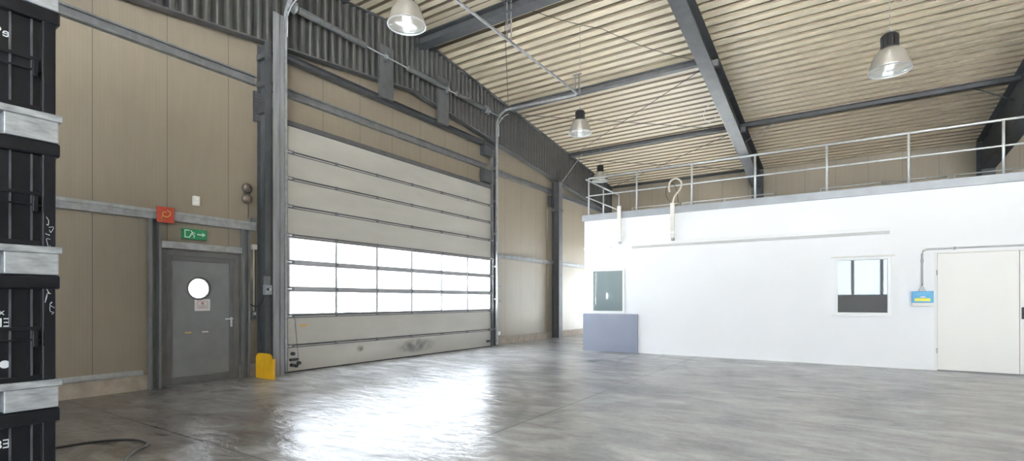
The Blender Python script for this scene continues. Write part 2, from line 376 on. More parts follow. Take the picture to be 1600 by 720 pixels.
# near wall and side wall (behind and beside the camera) with the window bands that let the daylight in
wf = MB()
wf.box(WX, 5.32, YF-.15, YF, 0, 1.62); wf.box(WX, XR, YF-.15, YF, 5.75, roof(YF)); wf.box(WX, -5.93, YF-.15, YF, 1.62, 5.75); wf.box(11.5, XR, YF-.15, YF, 0, 5.75)
struct(wf.build('wall_front', M['panel_back']))
wr = MB()
wr.box(XR, XR+.15, YF, YB, 0, 6.5)
wr.prism([(YF, 6.5), (YB, 6.5), (YB, roof(YB)), (RY, RZ), (YF, roof(YF)-.02)], 'X', XR, XR+.15)
struct(wr.build('wall_right', M['panel_left']))
n = 1
for (xa, xb) in ((-5.93, -2.18), (-2.18, 1.57), (1.57, 5.32)):
    wn = struct(thing('window_%d' % (n+2), ((xa+xb)/2, YF-.1, 1.62))); o0 = wn.location
    f = MB()
    for i in range(4):
        xx = xa+(xb-xa)*i/3; f.box(xx-o0[0]-.07, xx-o0[0]+.07, -.04, .1, 0, 4.13)
    for zz in (0, 2.9, 4.05): f.box(xa-o0[0], xb-o0[0], -.03, .09, zz, zz+.08)
    f.build('window_frame', M['steel_lit'], wn)
    MB().box(xa-o0[0], xb-o0[0], .02, .028, 0, 4.13).build('pane', M['clear'], wn)
    n += 1
# trapezoidal roof sheet, ribs running along X
def sheet(y0, y1):
    prof = []; y = y0; d = 0.13; P = 0.29
    while y < y1:
        for dy_, h in ((0, 0), (.175, 0), (.195, d), (.270, d)): prof.append((y+dy_, h))
        y += P
    prof.append((y1, 0)); prof = [p for p in prof if p[0] <= y1+.03]
    top = [(p[0], roof(p[0])+p[1]) for p in prof]
    ceil_t = [(y1, roof(y1)+.16), (RY if y0 < RY <= y1 else y0, roof(RY if y0 < RY <= y1 else y0)+.16)]
    if y0 < RY <= y1: pass
    return top
ce = MB()
for (y0, y1) in ((YF-.1, RY), (RY, YB+.1)):
    pr = sheet(y0, y1); nn = len(ce.v); kk = len(pr)
    for X_ in (WX-.1, XR+.1):
        for (y, z) in pr: ce.v.append((X_, y, z))
        for (y, z) in pr: ce.v.append((X_, y, roof(y)+.16))
    for i in range(kk-1):
        ce.face((nn+i, nn+i+1, nn+2*kk+i+1, nn+2*kk+i)); ce.face((nn+kk+i, nn+3*kk+i, nn+3*kk+i+1, nn+kk+i+1))
        ce.face((nn+i, nn+kk+i, nn+kk+i+1, nn+i+1)); ce.face((nn+2*kk+i, nn+2*kk+i+1, nn+3*kk+i+1, nn+3*kk+i))
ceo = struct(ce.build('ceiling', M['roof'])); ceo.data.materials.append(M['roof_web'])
for p in ceo.data.polygons:   # the webs and top of each rib are coloured darker, standing in for groove shade
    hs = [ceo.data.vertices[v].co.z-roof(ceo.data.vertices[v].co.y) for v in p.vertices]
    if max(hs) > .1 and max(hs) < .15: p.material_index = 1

# ------------------------------------------------------------------ gable rafter with corrugated web
gr_ = thing('gable_rafter', (-9.0, 0, 6.0), 'deep dark rafter with a vertically corrugated web running along the top of the left wall', 'steel beam')
def zb(y): return 6.60-(.10 if y > RY else .11)*abs(y-RY)
wb = MB(); nn = 0; ys = []; y = -5.8
while y < 22.1: ys.append(y); y += 0.0225
for i, y in enumerate(ys):
    ph = (y/0.18) % 1.0
    t = min(1, max(-1, 3.0*math.sin(2*PI*ph)))
    xo = .05*t
    wb.v.append((xo, y, zb(y)-6.0+.01)); wb.v.append((xo, y, roof(y)-6.02))
for i in range(len(ys)-1): wb.face((2*i, 2*i+1, 2*i+3, 2*i+2))
web = wb.build('corrugated_web', M['web'], gr_)
sd = web.modifiers.new('thick', 'SOLIDIFY'); sd.thickness = 0.004
for nm, fn, t0, t1, wdt in (('bottom_flange', zb, -.025, 0, .09), ('top_flange', roof, -.05, -.03, .11)):
    f = MB()
    pts = [-5.8, RY, 22.1]
    low = [(y, fn(y)-6+t0) for y in pts]; hi = [(y, fn(y)-6+t1) for y in reversed(pts)]
    f.prism(low+hi, 'X', -wdt, wdt)
    f.build(nm, M['steel_lit'], gr_)

# straight header beam over the gate
MB_ = MB().ibeam([(-9.03, 5.5, 6.08), (-9.03, 12.64, 6.08)], .12, .16)
tag(MB_.build('header_beam', M['steel']), 'straight dark steel header just under the corrugated rafter above the big gate', 'steel beam')

# ------------------------------------------------------------------ girts on the left wall
def girt(y0, y1, z, h, mat, label, depth=.10):
    c_ = MB(); t = .012; xb, xf = WX+.002, WX+depth
    c_.prism([(xb, z-h/2), (xf, z-h/2), (xf, z-h/2+.03), (xf-t, z-h/2+.03), (xf-t, z-h/2+t), (xb+t, z-h/2+t),
              (xb+t, z+h/2-t), (xf-t, z+h/2-t), (xf-t, z+h/2-.03), (xf, z+h/2-.03), (xf, z+h/2), (xb, z+h/2)], 'Y', y0, y1)
    return tag(c_.build('wall_girt', mat), label, 'wall rail')
girt(-5.8, 5.30, 5.46, .17, M['galv_dark'], 'dark horizontal rail high on the left wall above the grey door')
girt(5.50, 12.6, 5.46, .17, M['galv_dark'], 'dark horizontal rail on the beige wall above the big gate')
girt(12.90, 16.69, 5.42, .17, M['galv_dark'], 'dark high rail on the beige wall between the gate and the far column')
girt(17.01, 22.1, 5.42, .17, M['galv_dark'], 'dark high rail on the beige wall beyond the far column')
def flatgirt(y0, y1, z, h, label):
    c_ = MB().prism([(WX+.002, z-h/2), (WX+.09, z-h/2), (WX+.09, z+h/2-.05), (WX+.11, z+h/2-.05), (WX+.11, z+h/2), (WX+.002, z+h/2)], 'Y', y0, y1)
    return tag(c_.build('wall_girt', M['galv'] if y0 < 5 else M['galv_dark']), label, 'wall rail')
flatgirt(-5.8, 5.28, 2.76, .15, 'pale galvanised rail above the grey door, red sign hung on it')
flatgirt(12.90, 16.69, 2.80, .13, 'galvanised waist rail on the wall between gate and far column')
flatgirt(17.01, 22.1, 2.80, .13, 'galvanised waist rail on the wall beyond the far column, beside the white block')
# base rail on the plinth left of the door
tag(MB().prism([(WX+.002, .235), (WX+.05, .235), (WX+.05, .26), (WX+.02, .31), (WX+.002, .31)], 'Y', -5.8, 3.5).build('base_rail', M['galv']),
    'thin galvanised drip rail along the concrete plinth left of the grey door', 'wall rail')
# gate lintel
lt = MB().prism([(WX+.002, 4.785), (WX+.21, 4.785), (WX+.21, 4.88), (WX+.17, 4.89), (WX+.002, 4.89)], 'Y', 5.80, 12.60)
tag(lt.build('gate_lintel', M['steel_lit']), 'dark sloping lintel strip along the top edge of the big gate', 'lintel')

# ------------------------------------------------------------------ posts around the grey door
def cpost(y0, y1, z0, z1, label, mat='galv_dark', xf=.12):
    c_ = MB(); t = .012; a, b_ = WX+.037, WX+xf
    c_.prism([(a, y0), (b_, y0), (b_, y0+.03), (b_-t, y0+.03), (b_-t, y0+t), (a+t, y0+t), (a+t, y1-t), (b_-t, y1-t), (b_-t, y1-.03), (b_, y1-.03), (b_, y1), (a, y1)], 'Z', z0, z1)
    return tag(c_.build('door_post', M[mat]), label, 'steel post')
cpost(3.56, 3.72, 0, 2.68, 'dark channel post left of the grey door')
cpost(5.03, 5.16, 0, 2.68, 'channel post right of the grey door', 'galv_dark')
tag(MB().box(WX+.037, WX+.11, 3.73, 5.02, 2.24, 2.35).build('door_header', M['galv'], bevel=.004), 'galvanised header bar over the grey door, below the green sign', 'steel bar')

# ------------------------------------------------------------------ gable columns
def column(name, yc, x0, x1, wd, z1, label, mat='steel'):
    t_ = thing(name, ((x0+x1)/2, yc, 0), label, 'steel column', None)
    xc = (x1-x0)/2
    c_ = MB(); a = wd/2; tf = .014
    c_.box(xc-tf, xc, -a, a, .015, z1); c_.box(-xc, -xc+tf, -a, a, .015, z1); c_.box(-xc+tf, xc-tf, -.006, .006, .015, z1)
    c_.build('shaft', M[mat], t_)
    MB().box(-xc-.0, xc+.03, -a-.04, a+.04, 0, .015).build('base_plate', M['galv_dark'], t_)
    return t_, xc
c1, xc = column('steel_column', 5.40, -9.16, -8.90, .13, zb(5.40)-.03, 'dark steel column between the grey door and the big gate')
for z_ in (5.35, 5.85, 4.85): MB().box(-xc+.01, xc+.008, -.085, .075, z_, z_+.10).build('splice_plate', M['steel'], c1)
c2, xc = column('steel_column', 12.83, -9.16, -8.98, .11, zb(12.83)-.03, 'dark steel column at the right edge of the big gate')
for z_ in (4.95, 5.75): MB().box(-xc+.01, xc-.01, -.60, -.05, z_, z_+.38).build('mounting_plate', M['steel'], c2, bevel=.005)
c3, xc = column('steel_column', 16.85, -9.16, -8.86, .28, zb(16.85)-.045, 'free dark steel column against the far part of the left wall', 'steel_lit')
for z_ in (4.7,): MB().box(-xc-.0, xc+.01, -.17, .17, z_, z_+.1).build('splice_plate', M['steel'], c3)
MB().box(-xc-.02, -xc+.1, -.42, -.16, 4.85, 5.25).build('cleat', M['steel'], c3)
# flashing strip beside the far column
tag(MB().box(WX+.002, WX+.05, 16.38, 16.655, .24, 4.75).build('flashing_strip', M['panel_back']), 'narrow pale upright strip on the wall just left of the far column', 'strip')

# ------------------------------------------------------------------ door_1: grey personnel door with porthole
d1 = struct(thing('door_1', (WX, (DY0+DY1)/2, 0)))
hw = (DY1-DY0)/2
f = MB(); fo = hw+.02
f.prism([(-fo, 0), (-fo, DZ+.0), (fo, DZ+.0), (fo, 0), (fo-.09, 0), (fo-.09, DZ-.09), (-fo+.09, DZ-.09), (-fo+.09, 0)], 'X', -.08, .05)
f.build('door_frame', M['frame_grey'], d1, bevel=.006)
# leaf frame (dark) with lighter infill
lf = MB(); a = fo-.082; T = DZ-.082
def ring(mb, y0, y1, z0, z1, w_, xa, xb, wb_=None):
    wb_ = wb_ or w_
    mb.box(xa, xb, y0, y0+w_, z0, z1); mb.box(xa, xb, y1-w_, y1, z0, z1)
    mb.box(xa, xb, y0+w_, y1-w_, z1-w_, z1); mb.box(xa, xb, y0+w_, y1-w_, z0, z0+wb_)
ring(lf, -a, a, .015, T, .085, -.03, .03, .12)
leaf = lf.build('leaf_frame', M['frame_grey'], d1, bevel=.006)
ph_y, ph_z, ph_r = -.045, 1.60, .175
inf = MB()
n0 = len(inf.v); NR = 40; y0_, y1_, z0_, z1_ = -a+.085, a-.085, .135, T-.085
for X_ in (.012, -.02):
    for i in range(NR):
        an = 2*PI*i/NR+PI/4; inf.v.append((X_, ph_y+ph_r*math.cos(an), ph_z+ph_r*math.sin(an)))
    for i in range(NR):
        an = 2*PI*i/NR+PI/4; c_, s_ = math.cos(an), math.sin(an)
        kx = (y1_-ph_y if c_ > 0 else ph_y-y0_)/max(abs(c_), 1e-6); kz = (z1_-ph_z if s_ > 0 else ph_z-z0_)/max(abs(s_), 1e-6)
        # project to rectangle corners by quadrant so the corners are hit exactly
        q = i % (NR//4); u = q/(NR//4)
        cs = [(y1_, z1_), (y0_, z1_), (y0_, z0_), (y1_, z0_)]; A = cs[i//(NR//4)]; B = cs[(i//(NR//4)+1) % 4]
        inf.v.append((X_, A[0]+(B[0]-A[0])*u, A[1]+(B[1]-A[1])*u))
for L_ in range(2):
    for i in range(NR):
        j_ = (i+1) % NR; o_ = L_*2*NR; inf.face((o_+i, o_+j_, o_+NR+j_, o_+NR+i))
for i in range(NR): j_ = (i+1) % NR; inf.face((i, j_, 2*NR+j_, 2*NR+i))
inf.build('leaf_panel', M['door_grey'], d1)
rg = MB(); rg.lathe([(ph_r-.012, -.025), (ph_r-.012, .022), (ph_r+.022, .022), (ph_r+.022, .012)], (0, ph_y, ph_z), 40, 'X', cap=False)
rg.build('porthole_rim', M['frame_grey'], d1)
MB().lathe([(0, -.004), (ph_r-.005, -.004), (ph_r-.005, .002), (0, .002)], (0, ph_y, ph_z), 40, 'X', False).build('porthole_pane', M['pane'], d1)
# lever handle
h_ = MB().box(.03, .042, .475, .51, .93, 1.10).build('handle_plate', M['alu'], d1, bevel=.004)
MB().tube([(.04, .492, 1.07), (.085, .492, 1.07), (.09, .48, 1.07), (.09, .36, 1.07)], .011).build('door_handle', M['alu'], d1)
MB().lathe([(0, .04), (.012, .05), (.012, .042), (.012, .03)], (0, .492, .965), 12, 'X').build('lock_cylinder', M['alu'], d1)
for yy, zz in ((-.21, .86), (.06, .86)):
    MB().box(.012, .0145, yy-.05, yy+.05, zz-.01, zz+.012).build('tape_remnant', M['gold'] if yy < 0 else M['paper'], d1)
# threshold
MB().box(-.1, .05, -fo+.09, fo-.09, 0, .014).build('threshold', M['galv_dark'], d1)

# notice on the door
nt_ = thing('door_notice', (WX+.0125, 4.37+ph_y+.06, 1.22), 'small framed paper notice taped on the grey door under its round window', 'notice')
MB().box(0, .003, -.125, .125, 0, .20).build('paper', M['paper'], nt_)
fr = MB(); ring(fr, -.085, .085, .045, .165, .006, .003, .005); fr.build('printed_border', M['print_red'], nt_)
pr = MB()
pr.lathe([(0, .003), (.022, .003), (.022, .0045), (0, .0045)], (0, 0, .128), 16, 'X', False)
pr.build('printed_symbol', M['print_red'], nt_)
text_obj('ZUTRITT', .030, M['print_dark'], nt_, (.0045, 0, .088), (PI/2, 0, PI/2), 'printed_lines', depth=.0004)
text_obj('VERBOTEN', .026, M['print_dark'], nt_, (.0045, 0, .062), (PI/2, 0, PI/2), 'printed_lines', depth=.0004)

# red sign with golden hose/flame symbol
p = at(259, 336, X=WX+.13)
rs = thing('fire_hose_sign', (WX+.118, p.y, p.z-.12), 'square red fire sign with a golden emblem hung on the rail over the grey door', 'sign')
MB().box(0, .012, -.125, .125, 0, .25).build('plate', M['red'], rs, bevel=.003)
sy = bez([(.015, .02, .20), (.015, .065, .17), (.015, .055, .12), (.015, .01, .09), (.015, -.04, .11), (.015, -.035, .16), (.015, .01, .17)], 8)
MB().tube(sy, .008, 6).build('emblem', M['gold'], rs)
MB().tube([(.015, -.04, .15), (.015, -.06, .04), (.015, -.02, .06)], .008, 6).build('emblem', M['gold'], rs)

# green exit sign
p0 = at(288, 358, X=WX+.12); p1 = at(325, 370, X=WX+.12)
es = thing('exit_sign', (WX+.01, (p0.y+p1.y)/2, 2.42), 'green emergency exit sign box with running figure and arrow above the grey door', 'sign')
w2 = .19
MB().box(-.0, .07, -w2, w2, 0, .17).build('housing', M['green'], es, bevel=.004)
sg = MB(); xs = (.071, .074)
def slab(pts): sg.prism(pts, 'X', *xs)
slab([(-.165, .02), (-.165, .15), (-.085, .15), (-.085, .135), (-.15, .135), (-.15, .035), (-.085, .035), (-.085, .02)])  # doorway
sg.lathe([(0, .071), (.012, .071), (.012, .074), (0, .074)], (0, -.06, .132), 12, 'X', False)
slab([(-.075, .08), (-.05, .12), (-.03, .115), (-.045, .075)]); slab([(-.07, .08), (-.10, .035), (-.085, .03), (-.055, .07)])
slab([(-.05, .08), (-.02, .055), (-.03, .025), (-.015, .025), (-.005, .06), (-.04, .09)]); slab([(-.035, .11), (0, .085), (.005, .095), (-.03, .12)])
slab([(.03, .075), (.11, .075), (.11, .05), (.165, .085), (.11, .12), (.11, .095), (.03, .095)])
sg.build('pictogram', M['sign_white'], es)

# white junction box and twin alarm heads with cable
p = at(305, 315, X=WX)
jb = thing('junction_box', (WX, p.y, p.z-.07), 'small white two-button box on the panels above the grey door', 'wall box')
MB().box(0, .06, -.05, .05, 0, .16).build('housing', M['duct'], jb, bevel=.008)
MB().box(.06, .066, -.02, .02, .09, .13).build('button', M['white_pvc'], jb); MB().box(.06, .066, -.02, .02, .03, .07).build('button', M['white_pvc'], jb)
p = at(383, 302, X=WX)
al = thing('alarm_horn', (WX, p.y, p.z), 'brownish twin round alarm heads on the wall left of the gate column', 'alarm')
MB().box(0, .03, -.035, .035, -.17, .17).build('bracket', M['galv_dark'], al)
for zz in (.085, -.105):
    MB().lathe([(.06, .02), (.088, .04), (.095, .07), (.08, .10), (.045, .125), (0, .13)], (0, 0, zz), 24, 'X').build('head', M['rust'], al)
pa = [(.012, .05, -.17), (.012, .055, -.35), (.012, .05, -.45)]
MB().tube(bez(pa), .006, 6).build('cable', M['cable'], al)
p = at(395, 343, X=WX+.12)
tag(MB().box(WX+.11, WX+.17, p.y-.04, p.y+.04, 2.835, 2.91).build('cable_clamp', M['galv_dark'], bevel=.006), 'small dark clamp on the rail end below the alarm heads', 'clamp')

# switch pipe right of the door
p = at(395, 388, X=WX); q = at(391, 492, X=WX)
sp = thing('light_switch', (WX, p.y, q.z), 'grey wall switch with its conduit between the grey door and the column', 'switch')
MB().tube([(.03, 0, .08), (.03, 0, p.z-q.z)], .013, 8).build('conduit', M['duct'], sp)
MB().tube([(.035, .035, .08), (.035, .035, p.z-q.z-.03)], .006, 6).build('cable', M['cable'], sp)
MB().box(0, .06, -.045, .045, -.09, .08).build('switch_box', M['galv_dark'], sp, bevel=.008)
MB().box(.06, .07, -.025, .025, .0, .05).build('rocker', M['paper'], sp, bevel=.004); MB().box(.06, .07, -.025, .025, -.07, -.02).build('rocker', M['steel'], sp, bevel=.004)
MB().box(0, .07, -.05, .05, p.z-q.z-.02, p.z-q.z+.07).build('top_box', M['duct'], sp, bevel=.01)
MB().tube(bez([(.05, .05, p.z-q.z+.04), (.05, .12, p.z-q.z+.07), (.05, .22, p.z-q.z+.06)]), .007, 6).build('cable', M['cable'], sp)
# gate control boxes on the column
gc = thing('gate_control_box', (-8.9, 5.40, 1.5), 'small grey control boxes fixed to the column between door and gate', 'control box')
MB().box(.0, .07, -.10, .0, .18, .34).build('housing', M['galv_dark'], gc, bevel=.006)
MB().box(.0, .09, -.11, .02, 0, .18).build('housing', M['edge'], gc, bevel=.008)
MB().box(.09, .10, -.08, -.05, .08, .12).build('button', M['black'], gc); MB().box(.09, .10, -.04, -.01, .08, .12).build('button', M['galv_light'], gc)
hc = bez([(-8.87, 5.30, 1.5), (-8.95, 5.28, 1.32), (-9.10, 5.22, 1.30), (-9.185, 5.17, 1.40), (-9.187, 5.15, 1.58)])
tag(MB().tube(hc, .010, 8).build('hanging_cable', M['cable']), 'black cable drooping from the control boxes across to the wall', 'cable')
p0 = at(399, 145, X=WX+.05); p1 = at(412, 190, X=WX+.05)
lv = thing('vent_grille', (WX, (p0.y+p1.y)/2, (p0.z+p1.z)/2-.28), 'dark narrow slatted vent high on the wall beside the gate column', 'vent')
MB().box(0, .05, -.10, .10, 0, .56).build('frame', M['steel'], lv)
sl_ = MB()
for i in range(9): sl_.box(.05, .06, -.085, .085, .03+i*.058, .065+i*.058)
sl_.build('slats', M['steel_lit'], lv)
# yellow guard
yg = thing('column_guard', (-8.70, 5.285, 0), 'yellow rounded steel guard standing at the foot of the gate column', 'guard')
gm = MB(); rr = .11
pts = [(-.27, 0), (-.27, .36)]+[(-.27+rr-rr*math.cos(t*PI/12), (.34)+rr*math.sin(t*PI/12)) for t in range(1, 7)]+[(.25-rr+rr*math.sin(t*PI/12), (.34)+rr*math.cos(t*PI/12)) for t in range(0, 7)]+[(.25, 0)]
gm2 = MB().prism([(x_, z_) for x_, z_ in pts], 'Y', -.085, -.075)
gm2.build('front_plate', M['yellow'], yg)
MB().box(-.27, -.26, -.075, -.04, 0, .36).build('side_plate', M['yellow'], yg); MB().box(.24, .25, -.075, -.03, 0, .36).build('side_plate', M['yellow'], yg)
MB().box(-.25, .23, -.075, -.04, 0, .012).build('foot_plate', M['yellow'], yg)

# ------------------------------------------------------------------ door_2: sectional gate
d2 = struct(thing('door_2', (-9.04, GY0, 0)))
GW = GY1-GY0
zs = [0.02, .51, 1.09, 1.62, 2.14, 2.66, 3.22, 3.76, 4.27, 4.78]
cols_y = [GW*i/6 for i in range(7)]
for i in range(9):
    z0, z1 = zs[i]+(.0004 if i else 0), zs[i+1]-.0004
    if i in (2, 3, 4):
        s_ = MB(); mz = .052
        s_.box(-.02, .02, 0, GW, z0, z0+mz); s_.box(-.02, .02, 0, GW, z1-mz, z1)
        for yy in cols_y:
            hw_ = .045 if yy in (cols_y[0], cols_y[-1]) else .026
            s_.box(-.02, .02, max(0, yy-hw_), min(GW, yy+hw_), z0+mz, z1-mz)
        so = s_.build('door_section', M['gate_alu'], d2); so['label'] = 'glazed aluminium section'
        for j_ in range(6):
            pa_ = MB().box(-.006, .006, cols_y[j_]+(.045 if j_ == 0 else .026), cols_y[j_+1]-(.045 if j_ == 5 else .026), z0+mz, z1-mz)
            pa_.build('pane', M['pane'], so)
    else:
        so = MB().box(-.02, .02, 0, GW, z0, z1).build('door_section', M['gate'], d2, bevel=.004)
    if i > 0:
        MB().box(.0205, .032, .02, GW-.02, z0+.004, z0+.028).build('stiffener', M['gate_alu'] if i in (3, 4) else M['steel'], so)
        if i not in (3, 4): MB().box(.0205, .027, .02, GW-.02, z0-.036, z0-.020).build('stiffener', M['steel_lit'], so)
    if i > 0:
        for q_, yy in enumerate(cols_y):
            yc = min(max(yy, .06), GW-.06); e = .06 if q_ in (0, 6) else .03
            MB().box(.028, .05, yc-e, yc+e, z0-.03, z0+.035).build('hinge', M['galv_dark'], so)
            if q_ in (0, 6): MB().tube([(.05, yc, z0), (.05, yc+(-.16 if q_ == 0 else .16), z0)], .014, 8).build('roller', M['alu'], so)
MB().box(-.015, .015, .0, GW, .0, .022).build('bottom_seal', M['black'], d2)
# rope lock and safety device at the lower left corner
lk = MB().box(.02, .07, .03, .20, .22, .27).build('lock_bar', M['steel'], d2)
for (yy, zz) in ((.09, .36), (.07, .14), (.16, .12), (.22, .17)):
    MB().lathe([(0, .02), (.035, .02), (.035, .075), (0, .075)], (0, yy, zz), 14, 'X', False).build('guide_wheel', M['steel'], d2)
MB().tube([(.06, .12, 1.05), (.06, .20, .25)], .004, 6).build('pull_cord', M['cable'], d2)
MB().box(.02, .06, GW-.22, GW-.08, .14, .20).build('lock_plate', M['steel'], d2)
MB().box(.0205, .024, .26, .42, .88, .92).build('tape_remnant', M['gold'], d2)

struct(MB().box(-9.199, -9.03, GY0-.05, GY0+.004, 0, GZ).box(-9.199, -9.045, GY1-.004, GY1+.04, 0, GZ).build('trim_2', M['galv_dark']))
# vertical tracks, bends and horizontal runs
XT = -6.2; ZT = 7.12
def track(name, yc, yo, label):
    t_ = thing(name, (-8.98, yc, 0), label, 'gate track')
    f = MB(); f.prism([(-.10, -.09), (.02, -.09), (.02, -.075), (-.085, -.075), (-.085, .02), (-.10, .02)], 'Z', 0, 5.98)
    f.build('jamb_angle', M['galv_dark'], t_)
    r = .42; path = [(.11, yo, .05), (.11, yo, ZT-r)]+[(.11+r-r*math.cos(a*PI/20), yo, ZT-r+r*math.sin(a*PI/20)) for a in range(1, 11)]+[(XT+8.98, yo, ZT-.06)]
    MB().sweep([(-.028, -.02), (.028, -.02), (.028, .02), (.02, .02), (.02, -.012), (-.02, -.012), (-.02, .02), (-.028, .02)], path, ups=(0, 1, 0)).build('roller_track', M['galv'], t_)
    path2 = [(.17, yo, ZT-.75), (.18, yo, ZT-.5)]+[(.15+r*.9-r*.9*math.cos(a*PI/20), yo, ZT-r-.1+r*.9*math.sin(a*PI/20)) for a in range(2, 11)]
    MB().tube(path2, .012, 6).build('guide_wire', M['galv_light'], t_)
    for z_ in (.5, 1.4, 2.4, 3.4, 4.4, 5.4): MB().box(-.06, .09, yo-.035, yo+.035, z_, z_+.06).build('bracket', M['galv_dark'], t_)
    return t_
t1 = track('gate_track', 5.70, 0.02, 'galvanised roller track and jamb at the left side of the big gate')
MB().box(.11, .13, -.235, -.12, 0, 6.75).box(.095, .115, -.12, -.095, 0, 6.75).box(.11, .13, -.095, -.01, 0, 6.75).build('jamb_cover', M['galv_mid'], t1, bevel=.003)
t2 = track('gate_track', 12.74, -.02, 'galvanised roller track at the right side of the big gate')

# cross rail with hangers at the end of the horizontal tracks
cr = thing('track_cross_rail', (XT, 9.2, ZT), 'slim rail under the roof joining the ends of the gate tracks', 'rail')
MB().sweep([(-.022, -.022), (.022, -.022), (.022, .022), (-.022, .022)], [(-.0, -3.6, -.008), (0, 3.6, -.008)]).build('rail', M['galv'], cr)
for yy in (-3.3, .15, 3.55):
    hz = roof(9.2+yy)-ZT-.005
    for dx in (-.05, .06): MB().box(dx-.015, dx+.015, yy-.004, yy+.004, -.03, hz).build('hanger_strap', M['galv_dark'], cr)
    MB().box(-.12, .13, yy-.02, yy+.02, hz-.02, hz).build('ceiling_plate', M['galv_dark'], cr)

# torsion spring shaft
ss = thing('spring_shaft', (-8.76, 5.75, 6.95), 'torsion spring shaft with grey coils spanning above the big gate', 'spring shaft')
MB().tube([(0, -.05, 0), (0, 7.15, 0)], .016, 10).build('shaft', M['galv'], ss)
def ylook(x): return at(x, 100, X=-8.76).y-5.75
for xa, xb in ((466, 572), (636, 694), (712, 762)):
    ya, yb = ylook(xa), ylook(xb); c_ = MB()
    n_ = int((yb-ya)/.022); pr = []
    for i in range(n_): pr += [(.058, ya+i*.022), (.068, ya+i*.022+.011)]
    pr = [(.02, ya-.01)]+pr+[(.02, yb)]
    c_.lathe([(r_, h_) for r_, h_ in pr], (0, 0, 0), 20, 'Y'); c_.build('spring', M['spring'], ss)
for x_ in (452, 603, 700, 764):
    yy = ylook(x_); MB().box(-.07, .03, yy-.012, yy+.012, -.10, .12).build('bearing_plate', M['galv_dark'], ss)
    MB().lathe([(0, -.02), (.05, -.02), (.05, .03), (0, .03)], (0, yy, 0), 18, 'Y', False).build('bearing', M['galv'], ss)
for x_ in (457, 758):
    yy = ylook(x_); MB().lathe([(.03, -.05), (.11, -.05), (.09, -.03), (.09, .02), (.11, .05), (.03, .05)], (0, yy, 0), 20, 'Y', False).build('cable_drum', M['galv_dark'], ss)
# stub posts carrying the shaft
for x_, lab in ((602, 'wide upright dark plate in front of the corrugated web, nearer the left column'), (691, 'upright dark plate in front of the corrugated web, nearer the right column')):
    yy = at(x_, 120, X=-8.9).y
    tag(MB().ibeam([(-8.875, yy, 6.04), (-8.875, yy, 7.25)], .06, .42, ups=(1, 0, 0)).build('bearing_post', M['steel_lit']), lab, 'steel post')

# ------------------------------------------------------------------ purlins
def purlin(x0, x1, y, h, wd, mat, label, zoff=0.0):
    z = roof(y)-h/2-.002-zoff-(SL*wd/2)
    return tag(MB().ibeam([(x0, y, z), (x1, y, z)], h, wd, .02).build('roof_purlin', M[mat]), label, 'roof beam')
F1X, F2X = -2.84, 3.72
purlin(-9.08, F1X-.02, 9.45, .26, .30, 'steel', 'heavy dark ridge beam running from the left wall past the nearest lamp')
purlin(-8.86, F1X-.02, 13.5, .16, .16, 'steel_lit', 'roof beam from above the gate right edge to the first sloping rafter')
purlin(-8.86, F1X-.02, 17.7, .14, .14, 'steel_lit', 'roof beam past the far lamps, left of the first sloping rafter')
purlin(F1X+.02, F2X-.02, 17.7, .14, .14, 'steel', 'roof beam between the two sloping rafters, right of the first')
purlin(F2X+.02, 12, 17.7, .14, .14, 'steel', 'roof beam beyond the rafter at the right edge')
purlin(-8.86, F1X-.02, 21.95, .08, .08, 'steel', 'low eave beam on top of the far beige wall, left of the first rafter')

